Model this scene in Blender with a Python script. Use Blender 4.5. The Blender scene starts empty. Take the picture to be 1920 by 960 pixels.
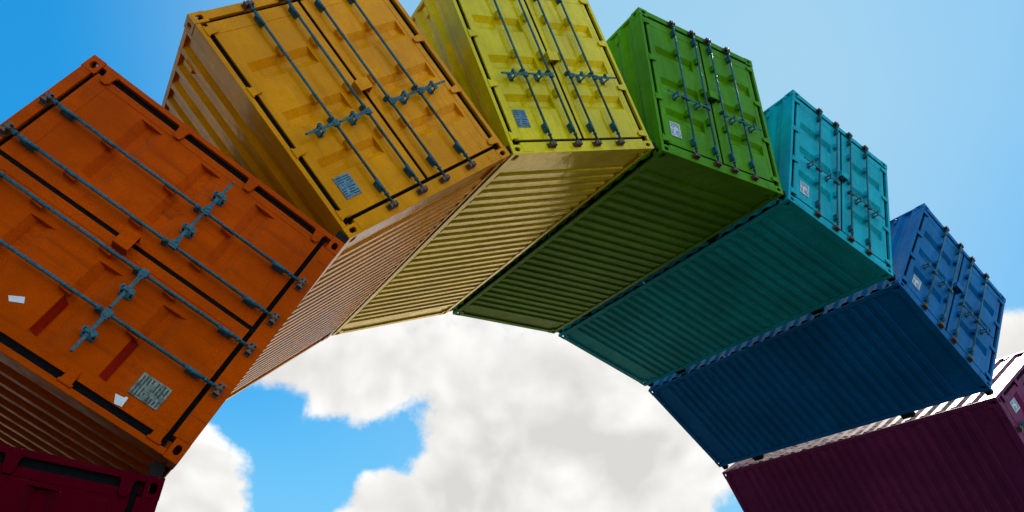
import bpy, bmesh, math, random
from mathutils import Vector, Matrix, noise
S = bpy.context.scene
COL = S.collection
random.seed(7)

# ------------------------------------------------------------------ camera
cam_d = bpy.data.cameras.new("camera")
cam = bpy.data.objects.new("camera", cam_d)
COL.objects.link(cam)
S.camera = cam
RM = [(0.85499036, -0.51678256, -0.04390068), (0.18219840, 0.37852839, -0.90748003), (0.48558751, 0.76788804, 0.41779508)]
cx_, dn_, fw_ = [Vector(r) for r in RM]
M = Matrix.Identity(4)
for i in range(3):
    M[i][0] = cx_[i]; M[i][1] = -dn_[i]; M[i][2] = -fw_[i]
M.translation = Vector((-7.650224, -5.920641, 1.079965))
cam.matrix_world = M
cam_d.sensor_width = 36.0
cam_d.lens = 1415.254 / 1920 * 36
cam_d.shift_x = (960 - 939.688) / 1920
cam_d.shift_y = (566.932 - 480) / 1920
cam_d.clip_start = 0.05
cam_d.clip_end = 2000

# ------------------------------------------------------------------ sun, sky, exposure
SUN = Vector((0.66, 0.36, 0.65)).normalized()
elev = math.asin(SUN.z)
azim = math.atan2(SUN.x, SUN.y)
sl = bpy.data.lights.new("sun", 'SUN')
sl.energy = 5.0
sl.angle = math.radians(0.55)
sl.color = (1.0, 0.93, 0.82)
so = bpy.data.objects.new("sun", sl)
COL.objects.link(so)
so.rotation_euler = SUN.to_track_quat('Z', 'Y').to_euler()

W = bpy.data.worlds.new("World")
S.world = W
W.use_nodes = True
nt = W.node_tree
for n in list(nt.nodes):
    nt.nodes.remove(n)


class NT:
    def __init__(self, tree):
        self.t = tree

    def n(self, typ, **kw):
        nd = self.t.nodes.new(typ)
        for k, v in kw.items():
            setattr(nd, k, v)
        return nd

    def l(self, a, b):
        self.t.links.new(a, b)

    def set(self, sock, v):
        if hasattr(v, 'is_output') or isinstance(v, bpy.types.NodeSocket):
            self.l(v, sock)
        else:
            sock.default_value = v

    def math(self, op, a, b=None, c=None, clamp=False):
        nd = self.n('ShaderNodeMath', operation=op, use_clamp=clamp)
        self.set(nd.inputs[0], a)
        if b is not None: self.set(nd.inputs[1], b)
        if c is not None: self.set(nd.inputs[2], c)
        return nd.outputs[0]

    def ramp(self, f, lo, hi, a=0.0, b=1.0, smooth=True):
        nd = self.n('ShaderNodeMapRange', interpolation_type='SMOOTHSTEP' if smooth else 'LINEAR')
        self.set(nd.inputs['Value'], f)
        nd.inputs['From Min'].default_value = lo; nd.inputs['From Max'].default_value = hi
        nd.inputs['To Min'].default_value = a; nd.inputs['To Max'].default_value = b
        return nd.outputs[0]

    def noise(self, vec, scale, detail=4, rough=0.55, dist=0.0, lac=2.0):
        nd = self.n('ShaderNodeTexNoise')
        if vec is not None: self.l(vec, nd.inputs['Vector'])
        nd.inputs['Scale'].default_value = scale; nd.inputs['Detail'].default_value = detail
        nd.inputs['Roughness'].default_value = rough; nd.inputs['Distortion'].default_value = dist
        return nd.outputs['Fac']

    def mix(self, f, a, b, blend='MIX'):
        nd = self.n('ShaderNodeMix', data_type='RGBA', blend_type=blend)
        self.set(nd.inputs[0], f)
        self.set(nd.inputs[6], a); self.set(nd.inputs[7], b)
        return nd.outputs[2]

    def mapping(self, vec, scale=(1, 1, 1), loc=(0, 0, 0), rot=(0, 0, 0)):
        nd = self.n('ShaderNodeMapping')
        self.l(vec, nd.inputs[0])
        nd.inputs['Location'].default_value = loc
        nd.inputs['Rotation'].default_value = rot
        nd.inputs['Scale'].default_value = scale
        return nd.outputs[0]


g = NT(nt)
tc = g.n('ShaderNodeTexCoord')
dirv = tc.outputs['Generated']
sky = g.n('ShaderNodeTexSky', sky_type='NISHITA')
sky.sun_disc = False
sky.sun_elevation = elev
sky.sun_rotation = azim
sky.altitude = 0; sky.air_density = 1.0; sky.dust_density = 0.6; sky.ozone_density = 1.5
sep = g.n('ShaderNodeSeparateXYZ'); g.l(dirv, sep.inputs[0])
blue = g.mix(1.0, sky.outputs[0], (0.10, 2.1, 3.5, 1), 'MULTIPLY')
blue = g.mix(1.0, blue, g.mix(1.0, (1, 1, 1, 1), g.mix(1.0, blue, (0.5, 0.265, 0.128, 1), 'MULTIPLY'), 'ADD'), 'DIVIDE')
blue = g.mix(g.ramp(sep.outputs['Z'], 0.40, 0.12, 0.0, 0.55), blue, (1.9, 4.6, 6.2, 1))
n_big = g.noise(dirv, 5.2, 10, 0.56, 0.25)
n_bill = g.noise(dirv, 5.2, 3.5, 0.56, 0.25)
n_fine = g.noise(dirv, 16.0, 10, 0.66)
n_soft = g.noise(g.mapping(dirv, (1, 1, 1), (3, 7, 1)), 2.2, 4, 0.5)


def dot_dir(v):
    nd = g.n('ShaderNodeVectorMath', operation='DOT_PRODUCT')
    g.l(dirv, nd.inputs[0]); nd.inputs[1].default_value = Vector(v).normalized()
    return nd.outputs['Value']


def blob(v, r0, r1, wgt):
    """1 inside r0 degrees of direction v, fading to 0 at r1"""
    return g.ramp(dot_dir(v), math.cos(math.radians(r1)), math.cos(math.radians(r0)), 0.0, wgt)


low = g.ramp(sep.outputs['Z'], 0.40, 0.30, 0.0, 0.62)         # cloud bank along the lower sky
hole = blob((0.27, 0.93, 0.235), 0.5, 8.0, 0.66)
cum5 = blob((0.30, 0.88, 0.36), 3.0, 9.0, 0.30)
cum6 = blob((0.17, 0.965, 0.195), 1.0, 5.0, 0.45)
behind = g.ramp(sep.outputs['Y'], 0.1, -0.5, 0.0, 0.05)
clear = g.ramp(sep.outputs['Z'], 0.42, 0.56, 0.0, 0.6)
hole2 = blob((0.42, 0.868, 0.262), 0.5, 5.5, 0.55)
hole3 = blob((0.36, 0.905, 0.215), 0.5, 6.0, 0.45)
hole4 = blob((0.85, 0.34, 0.42), 4.0, 13.0, 0.50)
hole5 = blob((0.745, 0.65, 0.15), 1.0, 3.0, 0.35)
hole7 = blob((0.80, -0.45, 0.36), 12.0, 28.0, 0.7)
hole8 = g.ramp(sep.outputs['X'], -0.30, -0.65, 0.0, 0.75)      # clear deep blue sky to the left
hole6 = blob((-0.5, 0.75, 0.40), 10.0, 40.0, 0.5)
cum1 = blob((0.56, 0.80, 0.18), 3.0, 12.0, 0.30)
cum2 = blob((0.895, 0.365, 0.275), 0.5, 4.5, 0.42)
cum3 = blob((0.50, 0.80, 0.33), 6.0, 16.0, 0.40)
cum4 = blob((0.355, 0.915, 0.150), 1.0, 5.0, 0.55)
cov = g.math('ADD', low, cum1)
for c in (cum2, cum3, cum4, cum5, cum6, behind):
    cov = g.math('ADD', cov, c)
for c in (hole, hole2, hole3, hole4, hole5, hole6, hole7, hole8, clear):
    cov = g.math('SUBTRACT', cov, c)
dens = g.math('ADD', cov, g.math('MULTIPLY', g.math('SUBTRACT', n_big, 0.5), 2.1))
dens = g.math('ADD', dens, g.math('MULTIPLY', g.math('SUBTRACT', n_fine, 0.5), 0.62))
cl = g.ramp(dens, 0.18, 0.46)
def lit(scale, det, rough, dist, step):
    sh = g.n('ShaderNodeVectorMath', operation='ADD')
    g.l(dirv, sh.inputs[0]); sh.inputs[1].default_value = SUN * step
    return g.noise(sh.outputs[0], scale, det, rough, dist)


relief = g.math('SUBTRACT', n_bill, lit(5.2, 3.5, 0.56, 0.25, 0.035))
relief2 = g.math('SUBTRACT', n_fine, lit(16.0, 10, 0.66, 0.0, 0.008))
lightness = g.math('ADD', g.math('MULTIPLY', relief, 4.2), g.math('MULTIPLY', relief2, 0.55))
thick = g.ramp(dens, 0.35, 1.15, 0.16, -0.30)
lightness = g.math('ADD', g.math('ADD', lightness, thick), 0.58, clamp=True)
ccol = g.mix(lightness, (4.6, 4.5, 4.35, 1), (6.7, 6.65, 6.5, 1))
glow = g.math('MULTIPLY', g.ramp(sep.outputs['Z'], 0.14, 0.04), g.ramp(sep.outputs['X'], -0.35, 0.2, 0.12, 1.0))
glow = g.math('MULTIPLY', glow, g.ramp(sep.outputs['X'], -0.5, -0.2))
ccol = g.mix(glow, ccol, (17.0, 12.8, 7.2, 1))
ccol = g.mix(g.ramp(sep.outputs['Y'], 0.15, -0.4), ccol, (9.0, 9.2, 9.6, 1))
veil = blob((0.56, 0.47, 0.68), 2.0, 42.0, 0.80)
veil = g.math('MULTIPLY', veil, g.ramp(n_soft, 0.25, 0.75, 0.75, 1.0))
skyv = g.mix(veil, blue, (2.8, 4.4, 5.3, 1))
skyv = g.mix(g.ramp(sep.outputs['Y'], -0.15, -0.60), skyv, (4.4, 6.8, 9.6, 1))      # pale hazy sky behind the photographer
final = g.mix(cl, skyv, ccol)
bg = g.n('ShaderNodeBackground'); bg.inputs['Strength'].default_value = 0.10
g.l(final, bg.inputs['Color'])
wo = g.n('ShaderNodeOutputWorld'); g.l(bg.outputs[0], wo.inputs['Surface'])

S.view_settings.view_transform = 'Standard'
S.view_settings.look = 'None'
S.view_settings.exposure = 0.65
S.view_settings.gamma = 1.0
S.view_settings.use_curve_mapping = False
S.render.engine = 'CYCLES'


# ------------------------------------------------------------------ materials
def new_mat(name):
    m = bpy.data.materials.new(name)
    m.use_nodes = True
    t = m.node_tree
    for n in list(t.nodes):
        t.nodes.remove(n)
    q = NT(t)
    o = q.n('ShaderNodeOutputMaterial')
    b = q.n('ShaderNodeBsdfPrincipled')
    q.l(b.outputs[0], o.inputs['Surface'])
    return m, q, b


def lin(c):
    return tuple((x / 255 / 12.92 if x / 255 < 0.04045 else ((x / 255 + 0.055) / 1.055) ** 2.4) for x in c) + (1.0,)


def paint(name, col, rust=(0.09, 0.045, 0.025, 1), rough=0.10, seed=0.0, dirt=1.0, spec=0.5):
    m, q, b = new_mat(name)
    tcn = q.n('ShaderNodeTexCoord')
    oi = q.n('ShaderNodeObjectInfo')
    off = q.n('ShaderNodeVectorMath', operation='ADD')
    q.l(tcn.outputs['Object'], off.inputs[0]); off.inputs[1].default_value = (seed * 3.1, seed * 1.7, seed * 2.3)
    v = off.outputs[0]
    big = q.noise(v, 1.1, 5, 0.6)
    mid = q.noise(v, 9.0, 6, 0.65)
    fine = q.noise(v, 130.0, 3, 0.6)
    streak = q.noise(q.mapping(v, (14, 14, 0.9)), 1.0, 5, 0.6)
    h = 1.0
    c0 = tuple(x * 0.74 for x in col[:3]) + (1,)
    c1 = tuple(min(1, x * 1.22) for x in col[:3]) + (1,)
    c = q.mix(q.ramp(big, 0.3, 0.7), c0, c1)
    c = q.mix(q.ramp(mid, 0.35, 0.75, 0.0, 0.42), c, tuple(x * 0.62 + 0.002 for x in col[:3]) + (1,))
    c = q.mix(q.ramp(streak, 0.50, 0.72, 0.0, 0.50 * dirt), c, tuple(x * 0.45 + 0.004 for x in col[:3]) + (1,))
    c = q.mix(q.ramp(fine, 0.40, 0.60, 0.0, 0.55), c, tuple(x * 0.55 for x in col[:3]) + (1,))
    chips = q.ramp(q.noise(v, 38.0, 4, 0.7), 0.665, 0.70, 0.0, 0.9 * dirt)
    c = q.mix(chips, c, rust)
    runs = q.math('MULTIPLY', q.ramp(q.noise(q.mapping(v, (34, 34, 1.6), (4, 2, 1)), 1.0, 4, 0.6), 0.60, 0.72, 0.0, 0.60 * dirt), q.ramp(q.noise(v, 2.2, 3, 0.6), 0.46, 0.62))
    c = q.mix(runs, c, tuple(x * 0.30 + y * 0.25 for x, y in zip(col[:3], rust[:3])) + (1,))
    q.l(c, b.inputs['Base Color'])
    r = q.ramp(mid, 0.3, 0.8, rough, rough + 0.12)
    q.l(q.math('ADD', r, q.math('MULTIPLY', chips, 0.3)), b.inputs['Roughness'])
    b.inputs['Specular IOR Level'].default_value = spec
    mx = max(col[:3]); b.inputs['Specular Tint'].default_value = tuple(x / mx for x in col[:3]) + (1,)
    bm1 = q.n('ShaderNodeBump'); bm1.inputs['Strength'].default_value = 0.55; bm1.inputs['Distance'].default_value = 0.02
    q.l(q.noise(v, 3.2, 5, 0.5), bm1.inputs['Height'])
    bm2 = q.n('ShaderNodeBump'); bm2.inputs['Strength'].default_value = 0.10; bm2.inputs['Distance'].default_value = 0.003
    q.l(fine, bm2.inputs['Height']); q.l(bm1.outputs[0], bm2.inputs['Normal'])
    q.l(bm2.outputs[0], b.inputs['Normal'])
    return m


def simple(name, c, rough, metal=0.0, bump=0.0, sc=60.0, var=0.35, c2=None, spec=0.25):
    m, q, b = new_mat(name)
    tcn = q.n('ShaderNodeTexCoord')
    v = tcn.outputs['Object']
    nn = q.noise(v, sc, 5, 0.65)
    c2 = c2 or tuple(x * (1 - var) for x in c[:3]) + (1,)
    q.l(q.mix(q.ramp(nn, 0.35, 0.68), c, c2), b.inputs['Base Color'])
    b.inputs['Roughness'].default_value = rough
    b.inputs['Metallic'].default_value = metal
    b.inputs['Specular IOR Level'].default_value = spec
    if bump:
        bb = q.n('ShaderNodeBump'); bb.inputs['Strength'].default_value = bump; bb.inputs['Distance'].default_value = 0.004
        q.l(nn, bb.inputs['Height']); q.l(bb.outputs[0], b.inputs['Normal'])
    return m


M_ROD = simple('galvanised_teal_steel', (0.030, 0.14, 0.17, 1), 0.5, 0.0, 0.3, 45, c2=(0.012, 0.06, 0.075, 1))
M_CAM = simple('rusty_cam_steel', (0.11, 0.10, 0.08, 1), 0.55, 0.3, 0.4, 60, c2=(0.16, 0.065, 0.03, 1))
M_RUBBER = simple('black_rubber', (0.006, 0.007, 0.007, 1), 0.8, 0, 0.2, 30, spec=0.03)
M_SPACER = simple('dark_steel', (0.018, 0.016, 0.014, 1), 0.7, 0.0, 0.3, 30, spec=0.05)
M_PLATE = simple('weathered_plate', (0.12, 0.25, 0.32, 1), 0.45, 0.1, 0.2, 18, c2=(0.06, 0.14, 0.19, 1))
M_PLATE_OLD = simple('grimy_plate', (0.22, 0.27, 0.21, 1), 0.45, 0.1, 0.3, 14, c2=(0.05, 0.065, 0.04, 1))
M_PLATE_PALE = simple('pale_plate', (0.55, 0.62, 0.62, 1), 0.4, 0.2, 0.1, 40, c2=(0.38, 0.45, 0.47, 1))
M_INK = simple('plate_ink', (0.02, 0.035, 0.045, 1), 0.5)
M_STICKER = simple('white_sticker', (0.72, 0.74, 0.72, 1), 0.5, 0, 0, 20, 0.12)

# ------------------------------------------------------------------ mesh helpers


class MB:
    def __init__(self):
        self.bm = bmesh.new()

    def box(self, x0, x1, y0, y1, z0, z1):
        v = [self.bm.verts.new((x, y, z)) for z in (z0, z1) for y in (y0, y1) for x in (x0, x1)]
        for f in ((0, 2, 3, 1), (4, 5, 7, 6), (0, 1, 5, 4), (2, 6, 7, 3), (0, 4, 6, 2), (1, 3, 7, 5)):
            self.bm.faces.new([v[i] for i in f])
        return self

    def prism(self, pts, y0, y1):
        """outline in x,z; extruded along y"""
        a = [self.bm.verts.new((x, y0, z)) for x, z in pts]
        b = [self.bm.verts.new((x, y1, z)) for x, z in pts]
        self.bm.faces.new(a); self.bm.faces.new(b[::-1])
        n = len(pts)
        for i in range(n):
            j = (i + 1) % n
            self.bm.faces.new((a[j], a[i], b[i], b[j]))
        return self

    def tube(self, p, q, r, r2=None, n=12, caps=True):
        p = Vector(p); q = Vector(q); r2 = r if r2 is None else r2
        d = (q - p).normalized()
        u = d.orthogonal().normalized(); w = d.cross(u)
        A = []; B = []
        for i in range(n):
            a = 2 * math.pi * i / n
            e = u * math.cos(a) + w * math.sin(a)
            A.append(self.bm.verts.new(p + e * r)); B.append(self.bm.verts.new(q + e * r2))
        for i in range(n):
            j = (i + 1) % n
            f = self.bm.faces.new((A[i], A[j], B[j], B[i])); f.smooth = True
        if caps:
            self.bm.faces.new(A[::-1]); self.bm.faces.new(B)
        return self

    def grid(self, P, smooth=False):
        V = [[self.bm.verts.new(p) for p in row] for row in P]
        for i in range(len(V) - 1):
            for j in range(len(V[0]) - 1):
                f = self.bm.faces.new((V[i][j], V[i][j + 1], V[i + 1][j + 1], V[i + 1][j])); f.smooth = smooth
        return self

    def holed(self, origin, ux, uz, w, h, cx, cz, a, b, depth, inward):
        """rectangular plate w x h with a stadium hole (length a, width b) at cx,cz, walls going inward"""
        O = Vector(origin); ux = Vector(ux); uz = Vector(uz); inward = Vector(inward)
        N = 24
        hole = []
        horiz = a >= b
        L, r = (max(a, b) - min(a, b)) / 2, min(a, b) / 2
        for i in range(N):
            t = 2 * math.pi * i / N
            c, s = math.cos(t), math.sin(t)
            if horiz: hole.append((cx + c * r + (L if c > 1e-6 else -L if c < -1e-6 else 0), cz + s * r))
            else: hole.append((cx + c * r, cz + s * r + (L if s > 1e-6 else -L if s < -1e-6 else 0)))
        outer = []
        for i in range(N):
            t = 2 * math.pi * i / N
            c, s = math.cos(t), math.sin(t)
            kx = ((w - cx) if c > 0 else cx) / max(abs(c), 1e-9)
            kz = ((h - cz) if s > 0 else cz) / max(abs(s), 1e-9)
            k = min(kx, kz)
            outer.append([cx + c * k, cz + s * k])
        # snap nearest samples to the corners
        for X in (0, w):
            for Z in (0, h):
                j = min(range(N), key=lambda i: (outer[i][0] - X) ** 2 + (outer[i][1] - Z) ** 2)
                outer[j] = [X, Z]
        vo = [self.bm.verts.new(O + ux * p[0] + uz * p[1]) for p in outer]
        vh = [self.bm.verts.new(O + ux * p[0] + uz * p[1]) for p in hole]
        vi = [self.bm.verts.new(O + ux * p[0] + uz * p[1] + inward * depth) for p in hole]
        for i in range(N):
            j = (i + 1) % N
            self.bm.faces.new((vo[i], vo[j], vh[j], vh[i]))
            self.bm.faces.new((vh[i], vh[j], vi[j], vi[i]))
        return self

    def build(self, name, mat, parent, bevel=0.0, smooth=False, recalc=True):
        if recalc:
            bmesh.ops.recalc_face_normals(self.bm, faces=self.bm.faces[:])
        me = bpy.data.meshes.new(name)
        self.bm.to_mesh(me); self.bm.free()
        o = bpy.data.objects.new(name, me)
        COL.objects.link(o)
        o.parent = parent
        if mat is not None: me.materials.append(mat)
        if bevel:
            b = o.modifiers.new('edge_wear', 'BEVEL'); b.width = bevel; b.segments = 2
            b.limit_method = 'ANGLE'; b.angle_limit = math.radians(40)
        return o


HW, H, L = 1.219, 2.591, 6.058


def casting_mesh(sx, fy, fz):
    """corner casting: hollow block with stadium holes on its three outer faces. sx=-1/1; fy 0 front,1 rear; fz 0 bottom,1 top"""
    W_, D_, T_ = 0.162, 0.178, 0.118
    x_out = sx * HW; y_out = -0.003 if fy == 0 else L + 0.003; z_out = -0.002 if fz == 0 else H + 0.002
    ix, iy, iz = -sx, (1 if fy == 0 else -1), (1 if fz == 0 else -1)
    m = MB()
    # end face (x,z)
    m.holed((x_out, y_out, z_out), (ix, 0, 0), (0, 0, iz), W_, T_, 0.089, 0.060, 0.079, 0.052, 0.028, (0, iy, 0))
    # side face (y,z)
    m.holed((x_out, y_out, z_out), (0, iy, 0), (0, 0, iz), D_, T_, 0.100, 0.060, 0.079, 0.052, 0.028, (ix, 0, 0))
    # top/bottom face (x,y)
    m.holed((x_out, y_out, z_out), (ix, 0, 0), (0, iy, 0), W_, D_, 0.084, 0.092, 0.064, 0.120, 0.028, (0, 0, iz))
    x1 = x_out + ix * W_; y1 = y_out + iy * D_; z1 = z_out + iz * T_
    def q(*p): m.bm.faces.new([m.bm.verts.new(v) for v in p])
    q((x1, y_out, z_out), (x1, y1, z_out), (x1, y1, z1), (x1, y_out, z1))
    q((x_out, y1, z_out), (x1, y1, z_out), (x1, y1, z1), (x_out, y1, z1))
    q((x_out, y_out, z1), (x1, y_out, z1), (x1, y1, z1), (x_out, y1, z1))
    bmesh.ops.remove_doubles(m.bm, verts=m.bm.verts[:], dist=0.0008)
    return m


def corrugated_side(sx):
    m = MB()
    y0, y1 = 0.13, L - 0.13
    xo, dep = HW - 0.006, 0.038
    n = 20
    pitch = (y1 - y0 - 0.10) / n
    prof = [(y0, 0.0)]
    y = y0 + 0.05
    for i in range(n):
        a = y + i * pitch
        prof += [(a + 0.036, 0.0), (a + 0.036 + 0.066, 1.0), (a + pitch - 0.036 - 0.066, 1.0), (a + pitch - 0.036, 0.0)]
    prof.append((y1, 0.0))
    z0, z1 = 0.105, 2.545
    rows = []
    for z in (z0, z1):
        rows.append([(sx * (xo - dep * d), yy, z) for yy, d in prof])
    m.grid(rows)
    return m


def ribbed_panel(zbase, amp):
    """pressed panel with transverse rounded-end ribs; amp signed rise of each rib"""
    m = MB()
    half = 1.17
    xs = [-1.213, -half + 0.0]
    # dense columns near the rib ends
    ends = [1.150, 1.144, 1.138, 1.132, 1.124, 1.114, 1.102, 1.088]
    xs = [-1.213, -1.17] + [-e for e in ends] + [-0.9 + 0.3 * i for i in range(7)] + ends[::-1] + [1.17, 1.213]
    ys = [0.10]
    cs = [0.565 + 0.2075 * i for i in range(25)]
    hw = 0.060
    for c in cs:
        ys += [c - hw - 0.004, c - hw, c - hw + 0.005, c - hw + 0.010, c - hw + 0.015, c - hw + 0.020, c - hw + 0.026, c + hw - 0.026, c + hw - 0.020, c + hw - 0.015, c + hw - 0.010, c + hw - 0.005, c + hw, c + hw + 0.004]
    ys.append(L - 0.10)
    rows = []
    for y in ys:
        c = min(cs, key=lambda k: abs(k - y))
        row = []
        for x in xs:
            # distance to pill
            ex = max(0.0, abs(x) - (1.150 - hw))
            d = math.hypot(ex, y - c)
            t = min(1.0, max(0.0, (hw - d) / 0.020))
            t = t * t * (3 - 2 * t)
            row.append((x, y, zbase + amp * t))
        rows.append(row)
    m.grid(rows, smooth=True)
    return m


def door_mesh(sx):
    """door leaf as a height field: frame stiles, pressed panel, three recessed horizontal troughs"""
    m = MB()
    xi, xo = 0.020, 1.098
    z0, z1 = 0.190, 2.462
    tx0, tx1 = 0.255, 0.995
    xs = [xi, 0.105, 0.108, 0.20, tx0, tx0 + 0.006, 0.35, 0.5, 0.65, 0.8, 0.9, tx1 - 0.006, tx1, 1.030, 1.033, xo]
    T = [0.72, 1.28, 1.86]
    zs = [z0, 0.300, 0.303]
    for c in T:
        zs += [c - 0.105, c - 0.030, c + 0.030, c + 0.105]
    zs += [2.330, 2.333, z1]
    zs.sort()
    yf, rec, dep = 0.012, 0.004, 0.050
    rows = []
    for z in zs:
        row = []
        for x in xs:
            y = yf
            if 0.1065 < x < 1.0315 and 0.3015 < z < 2.3315: y += rec
            if tx0 + 0.003 < x < tx1 - 0.003:
                for c in T:
                    if abs(z - c) < 0.05: y = yf + rec + dep
            row.append((sx * x, y, z))
        rows.append(row)
    m.grid(rows)
    # closed rim and back
    yb = 0.080
    for (a, b) in (((xi, z0), (xo, z0)), ((xo, z0), (xo, z1)), ((xo, z1), (xi, z1)), ((xi, z1), (xi, z0))):
        v = [(sx * a[0], yf, a[1]), (sx * b[0], yf, b[1]), (sx * b[0], yb, b[1]), (sx * a[0], yb, a[1])]
        m.bm.faces.new([m.bm.verts.new(p) for p in v])
    v = [(sx * xi, yb, z0), (sx * xo, yb, z0), (sx * xo, yb, z1), (sx * xi, yb, z1)]
    m.bm.faces.new([m.bm.verts.new(p) for p in v])
    return m


RODY = -0.048


def rod_mesh(x):
    m = MB()
    m.tube((x, RODY, 0.10), (x, RODY, 2.52), 0.0148)
    for (a, b, r) in ((0.25, 0.40, 0.0190), (2.26, 2.42, 0.0190), (0.205, 0.225, 0.023), (2.44, 2.46, 0.023),
                      (1.115, 1.155, 0.021)):
        m.tube((x, RODY, a), (x, RODY, b), r)
    # guide plates holding the rod to the leaf
    for z in (0.325, 2.34, 1.135):
        h = 0.055 if z != 1.135 else 0.020
        m.box(x - 0.021, x + 0.021, RODY + 0.014, 0.014, z - h, z + h)
        for s in (-1, 1):
            for e in (-1, 1):
                m.tube((x + s * 0.014, RODY + 0.020, z + e * h * 0.7), (x + s * 0.014, RODY + 0.006, z + e * h * 0.7), 0.007, n=6)
    return m


def cam_mesh(x, z, s):
    """hooked cams at the rod ends and the keepers they bite into"""
    m = MB()
    m.tube((x, RODY, z - s * 0.035), (x, RODY, z + s * 0.022), 0.021)
    m.box(x - 0.034, x + 0.034, RODY - 0.012, -0.004, z - 0.012, z + 0.012)
    m.box(x - 0.050, x - 0.036, RODY - 0.018, -0.001, z - 0.024, z + 0.024)
    m.box(x + 0.036, x + 0.050, RODY - 0.010, -0.001, z - 0.024, z + 0.024)
    m.box(x - 0.062, x + 0.062, -0.010, 0.002, z - 0.030, z + 0.030)
    return m


def bracket_mesh(x, z):
    """small painted gussets that carry the lock rods"""
    m = MB()
    m.prism([(x - 0.034, z - 0.05), (x + 0.034, z - 0.05), (x + 0.024, z + 0.05), (x - 0.024, z + 0.05)], RODY + 0.012, 0.015)
    return m


def handle_mesh(x, s):
    m = MB()
    y = RODY - 0.024
    z = 1.062
    m.prism([(x - s * 0.006, z - 0.03), (x + s * 0.06, z - 0.021), (x + s * 0.06, z + 0.021), (x - s * 0.006, z + 0.03)][::s], y - 0.008, y + 0.008)
    m.box(x - 0.028, x + 0.028, y - 0.004, RODY + 0.006, z - 0.034, z + 0.034)
    m.prism([(x + s * 0.055, z - 0.015), (x + s * 0.28, z - 0.012), (x + s * 0.375, z - 0.011), (x + s * 0.375, z + 0.011), (x + s * 0.28, z + 0.012), (x + s * 0.055, z + 0.015)][::s], y - 0.005, y + 0.005)
    m.tube((x + s * 0.365, y, z), (x + s * 0.385, y, z), 0.011)
    m.tube((x + s * 0.03, y - 0.014, z), (x + s * 0.03, y + 0.01, z), 0.013, n=8)
    return m


def catch_mesh(x, s):
    """two-lobed hasp that holds the handle flat"""
    m = MB()
    y = RODY - 0.024
    z = 1.062
    c = x + s * 0.195
    for e in (-1, 1):
        pts = []
        for i in range(12):
            a = 2 * math.pi * i / 12
            pts.append((c + 0.026 * math.cos(a), z + e * 0.037 + 0.023 * math.sin(a)))
        m.prism(pts, y - 0.018 + 0.006 * e, y - 0.008 + 0.006 * e)
        m.tube((c, y - 0.02, z + e * 0.040), (c, 0.014, z + e * 0.040), 0.010, n=8)
    m.box(c - 0.014, c + 0.014, y - 0.020, y - 0.008, z - 0.04, z + 0.04)
    m.box(c - 0.028, c + 0.028, 0.004, 0.0155, z - 0.052, z + 0.052)
    return m


def hinge_mesh(sx, z):
    m = MB()
    m.prism([(sx * 1.035, z - 0.022), (sx * 1.060, z - 0.036), (sx * 1.170, z - 0.048), (sx * 1.170, z + 0.048), (sx * 1.060, z + 0.036), (sx * 1.035, z + 0.022)], -0.012, 0.006)
    m.tube((sx * 1.160, 0.004, z - 0.056), (sx * 1.160, 0.004, z + 0.056), 0.017, n=10)
    return m


def text_lines(x0, x1, z0, z1, y, rows, rnd):
    """illegible stamped text: rows of little dashes"""
    m = MB()
    h = (z1 - z0) / rows
    for r in range(rows):
        zc = z1 - (r + 0.5) * h
        x = x0
        while x < x1 - 0.004:
            w = rnd.uniform(0.010, 0.045)
            if rnd.random() > 0.16:
                m.box(x, min(x + w, x1), y - 0.0012, y, zc - h * 0.22, zc + h * 0.20)
            x += w + 0.004
    return m


# ------------------------------------------------------------------ prototype meshes shared by all containers (built once, copied per container)
P = {}                                                   # key -> (part name, Object, parent key)
ORDER = []


def part(key, name, mb, parent=None, mat='paint', bevel=0.0):
    o = mb.build(name, None if mat in ('paint', 'plate') else mat, None, bevel)
    P[key] = (name, o, parent, mat)
    ORDER.append(key)
    return o


for sx in (-1, 1):
    for fy in (0, 1):
        for fz in (0, 1):
            part(('c', sx, fy, fz), 'corner_casting', casting_mesh(sx, fy, fz), bevel=0.005)
        y0, y1 = (0.0, 0.130) if fy == 0 else (L - 0.130, L)
        m = MB()
        if fy == 0:
            m.box(sx * 1.163, sx * 1.2145, 0.0, 0.130, 0.118, H - 0.118)
            m.box(sx * 1.085, sx * 1.1625, 0.062, 0.130, 0.118, H - 0.118)
        else:
            m.box(sx * 1.10, sx * 1.2145, y0, y1, 0.118, H - 0.118)
        part(('p', sx, fy), 'corner_post', m, bevel=0.004)
    part(('s', sx), 'side_panel', corrugated_side(sx))
    m = MB(); m.box(sx * 1.150, sx * 1.2145, 0.177, L - 0.177, 2.535, 2.585)
    part(('tr', sx), 'top_rail', m, bevel=0.004)
    m = MB(); m.prism([(sx * 1.2125, 0.001), (sx * 1.2125, 0.013), (sx * 1.140, 0.013), (sx * 1.140, 0.103), (sx * 1.132, 0.103), (sx * 1.132, 0.001)], 0.177, L - 0.177)
    part(('br', sx), 'bottom_rail', m, bevel=0.002)
    for yc in (0.53, 5.42):
        m = MB()
        m.prism([(sx * (HW - 0.045), 2.305), (sx * (HW + 0.012), 2.325), (sx * (HW + 0.012), 2.455), (sx * (HW - 0.045), 2.475)], yc - 0.03, yc + 0.03)
        part(('v', sx, yc), 'side_vent', m, bevel=0.004)
m = MB(); m.box(-1.0565, 1.0565, 0.0, 0.118, 0.0, 0.148)
m.box(-1.050, -0.900, -0.004, 0.001, 0.022, 0.112); m.box(0.900, 1.050, -0.004, 0.001, 0.022, 0.112)
part('sill', 'door_sill', m, bevel=0.004)
m = MB(); m.box(-1.0565, 1.0565, 0.0, 0.118, 2.497, H - 0.004)
part('header', 'door_header', m, bevel=0.004)
part('bottom', 'bottom_panel', ribbed_panel(0.027, -0.024))
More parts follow.
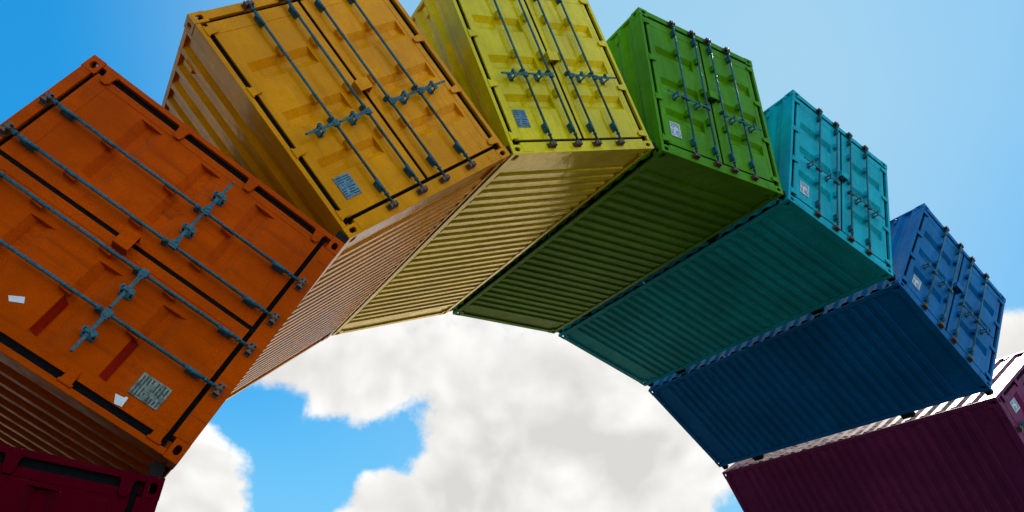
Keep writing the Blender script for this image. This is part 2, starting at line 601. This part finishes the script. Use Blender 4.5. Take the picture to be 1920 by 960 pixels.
part('roof', 'roof_panel', ribbed_panel(2.562, 0.018))
m = MB()
pts = []
prof = []
x = -1.09
while x < 1.08:
    prof += [(x, 0.0), (x + 0.06, 0.0), (x + 0.10, 1.0), (x + 0.16, 1.0)]
    x += 0.2
prof.append((1.099, 0.0))
m.grid([[(xx, L - 0.02 - 0.04 * d, z) for xx, d in prof] for z in (0.11, 2.50)])
m.box(-1.056, 1.056, L - 0.10, L - 0.002, 0.002, 0.11); m.box(-1.056, 1.056, L - 0.08, L - 0.002, 2.50, 2.58)
part('end', 'end_wall', m)
m = MB()                                                   # rubber seal: ring and the strip between the leaves
m.box(-1.0843, 1.0843, 0.040, 0.060, 0.1485, 0.205); m.box(-1.0843, 1.0843, 0.040, 0.060, 2.445, 2.4965)
m.box(-1.162, -1.085, 0.034, 0.058, 0.149, 2.4965); m.box(1.085, 1.162, 0.034, 0.058, 0.149, 2.4965)
m.box(-0.045, 0.045, 0.022, 0.040, 0.150, 2.495)
part('gasket', 'door_seal', m, mat=M_RUBBER)
for sx in (-1, 1):
    part(('door', sx), 'door', door_mesh(sx))
    D = ('door', sx)
    for i, z in enumerate((0.235, 0.955, 1.665, 2.375)):
        part(('hinge', sx, i), 'hinge', hinge_mesh(sx, z), D, bevel=0.003)
    for i, x in enumerate((0.170, 0.592)):
        part(('rod', sx, i), 'lock_rod', rod_mesh(sx * x), D, M_ROD)
        part(('cam', sx, i, 0), 'cam_lock', cam_mesh(sx * x, 0.088, -1), D, M_CAM)
        part(('cam', sx, i, 1), 'cam_lock', cam_mesh(sx * x, 2.528, 1), D, M_CAM)
        for z in (0.835, 1.395, 1.975):
            part(('bracket', sx, i, z), 'rod_bracket', bracket_mesh(sx * x, z), D)
        part(('handle', sx, i), 'handle', handle_mesh(sx * x, sx), D, M_ROD)
        part(('catch', sx, i), 'handle_catch', catch_mesh(sx * x, sx), D, M_ROD)
m = MB()
m.box(-0.115, 0.055, -0.095, -0.089, 1.272, 1.400); m.box(-0.115, -0.109, -0.089, 0.008, 1.272, 1.400)
m.box(0.049, 0.055, -0.089, 0.011, 1.272, 1.400); m.box(-0.109, 0.049, -0.089, 0.008, 1.394, 1.400)
m.box(-0.06, 0.0, -0.07, -0.01, 1.30, 1.34)
part('lockbox', 'lock_box', m, ('door', 1), bevel=0.003)
rt = random.Random(3)
m = MB(); m.box(-0.965, -0.775, 0.006, 0.0155, 0.352, 0.592)
part('plate', 'data_plate', m, ('door', -1), mat='plate')
m = text_lines(-0.955, -0.785, 0.362, 0.466, 0.0058, 4, rt)
m2 = text_lines(-0.955, -0.785, 0.482, 0.582, 0.0058, 4, rt)
me_tmp = bpy.data.meshes.new('t'); m2.bm.to_mesh(me_tmp); m.bm.from_mesh(me_tmp); m2.bm.free(); bpy.data.meshes.remove(me_tmp)
P_TEXT = m.build('plate_text', M_INK, None)
for y0, y1 in ((0.035, 0.135), (1.42, 1.64), (4.90, 5.12), (5.92, 6.02)):
    m = MB(); m.box(1.2195, 1.332, y0, y1, 0.020, 0.115)
    part(('spacer', y0), 'spacer_block', m, mat=M_SPACER, bevel=0.004)

# ------------------------------------------------------------------ ground
m = MB()
n = 40
rows = []
for i in range(n + 1):
    for_row = []
    for j in range(n + 1):
        u = (i / n * 2 - 1); v = (j / n * 2 - 1)
        xx = math.copysign(abs(u) ** 2.2, u) * 900; yy = math.copysign(abs(v) ** 2.2, v) * 900
        for_row.append((xx, yy, -0.12))
    rows.append(for_row)
m.grid(rows)
mg, q, b = new_mat('asphalt_sand_ground')
tcn = q.n('ShaderNodeTexCoord')
a = q.noise(tcn.outputs['Object'], 0.35, 6, 0.6)
f2 = q.noise(tcn.outputs['Object'], 14, 8, 0.7)
c = q.mix(q.ramp(a, 0.3, 0.7), (0.034, 0.025, 0.015, 1), (0.048, 0.036, 0.022, 1))
sp = q.n('ShaderNodeSeparateXYZ'); q.l(tcn.outputs['Object'], sp.inputs[0])
dist = q.math('SQRT', q.math('ADD', q.math('POWER', q.math('ABSOLUTE', q.math('ADD', sp.outputs['X'], 40.0)), 2.0), q.math('POWER', q.math('ABSOLUTE', q.math('ADD', sp.outputs['Y'], 30.0)), 2.0)))
dist = q.math('ADD', dist, q.math('MULTIPLY', q.noise(tcn.outputs['Object'], 0.15, 5, 0.6), 8.0))
c = q.mix(q.ramp(dist, 70.0, 72.5), c, (0.80, 0.57, 0.29, 1))      # unseen pale sand past the dark paving, added to reflect in glossy undersides
c = q.mix(q.ramp(f2, 0.35, 0.7, 0, 0.3), c, (0.025, 0.019, 0.012, 1))
q.l(c, b.inputs['Base Color']); b.inputs['Roughness'].default_value = 0.9
bb = q.n('ShaderNodeBump'); bb.inputs['Strength'].default_value = 0.5; q.l(f2, bb.inputs['Height']); q.l(bb.outputs[0], b.inputs['Normal'])
gr = m.build('ground', mg, None)
gr['kind'] = 'structure'

# ------------------------------------------------------------------ the eight containers of the arch
# (label, paint colour, x, y, z of the base centre, tilt about Y in degrees, plate material)
ARCH = [
    ("dark red shipping container at the bottom left corner, lowest in the arch",
     (0.085, 0.0, 0.006), (-7.0328, 0.0, 1.1057), -81.144, M_PLATE),
    ("burnt orange shipping container with white stickers, between the red and amber ones",
     (0.52, 0.066, 0.000), (-6.1962, -0.0414, 3.4704), -60.947, M_PLATE_OLD),
    ("amber shipping container with blue-grey plate, between the orange and the lemon yellow ones",
     (0.84, 0.31, 0.000), (-4.6185, -0.0037, 5.4126), -40.23, M_PLATE),
    ("lemon yellow shipping container between the amber and the green ones",
     (0.74, 0.58, 0.000), (-2.4925, 0.0156, 6.6705), -20.661, M_PLATE),
    ("bright green shipping container at the top of the arch, between yellow and turquoise",
     (0.080, 0.29, 0.000), (0.0109, 0.0115, 7.124), -0.384, M_PLATE_PALE),
    ("turquoise shipping container with a dark teal underside, between the green and the blue ones",
     (0.004, 0.42, 0.50), (2.4864, 0.0227, 6.6919), 19.452, M_PLATE_PALE),
    ("mid blue shipping container with a navy underside, between the turquoise and the purple ones",
     (0.000, 0.135, 0.36), (4.6199, 0.0021, 5.3973), 40.037, M_PLATE_PALE),
    ("purple shipping container at the lower right corner, below the blue one",
     (0.17, 0.022, 0.075), (6.1961, -0.0069, 3.4323), 60.565, M_PLATE_PALE),
]
COLNAME = ['red', 'orange', 'amber', 'yellow', 'green', 'turquoise', 'blue', 'purple']


def set_mat(o, mat):
    if len(o.data.materials) == 0:
        o.data.materials.append(None)
    o.material_slots[0].link = 'OBJECT'
    o.material_slots[0].material = mat


def hash_key(key):
    return sum(ord(c) * 3 for c in str(key[1:])) if isinstance(key, tuple) else 5


for k, (label, col, loc, tilt, platem) in enumerate(ARCH):
    root = bpy.data.objects.new('shipping_container', None)
    COL.objects.link(root)
    root.location = loc
    root.rotation_euler = (0, math.radians(tilt), 0)
    root.empty_display_size = 0.5
    root['label'] = label
    root['category'] = 'shipping container'
    root['group'] = 'painted shipping containers fanned into an arch'
    gloss = {7: (0.42, 0.07), 1: (0.34, 0.12), 2: (0.12, 0.40), 3: (0.09, 0.55)}.get(k, (0.36, 0.10))     # gloss tuned per container for underside brightness; amber and yellow are the glossiest
    pm = paint(COLNAME[k] + '_paint', col, seed=k + 1.0, rough=gloss[0], spec=gloss[1])
    made = {}
    for key in ORDER:
        if key[0] == 'spacer' and k == 7: continue
        name, src, par, mat = P[key]
        o = src.copy()
        COL.objects.link(o)
        o.parent = made[par] if par else root
        set_mat(o, pm if mat == 'paint' else platem if mat == 'plate' else mat)
        made[key] = o
        jit = random.Random(k * 97 + hash_key(key))
        if name in ('handle', 'handle_catch'):
            o.location.z = jit.uniform(-0.014, 0.014)
        elif name == 'data_plate':
            o.location.x = jit.uniform(-0.012, 0.012); o.rotation_euler = (0, math.radians(jit.uniform(-0.7, 0.7)), 0)
        if key == 'plate':
            t = P_TEXT.copy(); COL.objects.link(t); t.parent = root; t.name = 'plate_text'
            # text is stamped into the plate: join as geometry of the plate object's own mesh copy
            me = src.data.copy(); bmx = bmesh.new(); bmx.from_mesh(me)
            nf = len(bmx.faces); bmx.from_mesh(P_TEXT.data); bmx.faces.ensure_lookup_table()
            for fi in range(nf, len(bmx.faces)): bmx.faces[fi].material_index = 1
            bmx.to_mesh(me); bmx.free()
            o.data = me
            me.materials[0] = platem; me.materials.append(M_INK)
            o.material_slots[0].link = 'DATA'
            bpy.data.objects.remove(t)
    if k == 1:
        m = MB(); m.prism([(-0.895, 1.608), (-0.848, 1.528), (-0.806, 1.556), (-0.862, 1.640)], 0.0125, 0.0158)
        s = m.build('sticker', M_STICKER, made[('door', -1)])
        m = MB(); m.prism([(-1.150, 0.612), (-1.140, 0.556), (-1.060, 0.562), (-1.062, 0.578), (-1.076, 0.588), (-1.084, 0.650)], 0.0060, 0.0112)
        for v in m.bm.verts: v.co.x += 0.055; 
        s = m.build('sticker', M_STICKER, made[('door', -1)])
        red = paint('faded_red_touch_up', (0.30, 0.012, 0.003), rough=0.4, seed=9.0, spec=0.1)
        for c, xa, xb in ((1.28, -0.985, -0.66), (0.72, -0.988, -0.62)):      # touched-up strips on the trough slopes
            m = MB()
            z0, z1 = c + 0.040, c + 0.100
            yy = lambda z: 0.066 - (z - (c + 0.030)) / 0.075 * 0.050
            m.grid([[(xa, yy(z0) - 0.0022, z0), (xb, yy(z0) - 0.0022, z0)], [(xa + 0.008, yy(z1) - 0.0022, z1), (xb + 0.03, yy(z1) - 0.0022, z1)]])
            m.build('red_paint_patch', red, made[('door', -1)])

for key in ORDER:
    bpy.data.objects.remove(P[key][1])
bpy.data.objects.remove(P_TEXT)
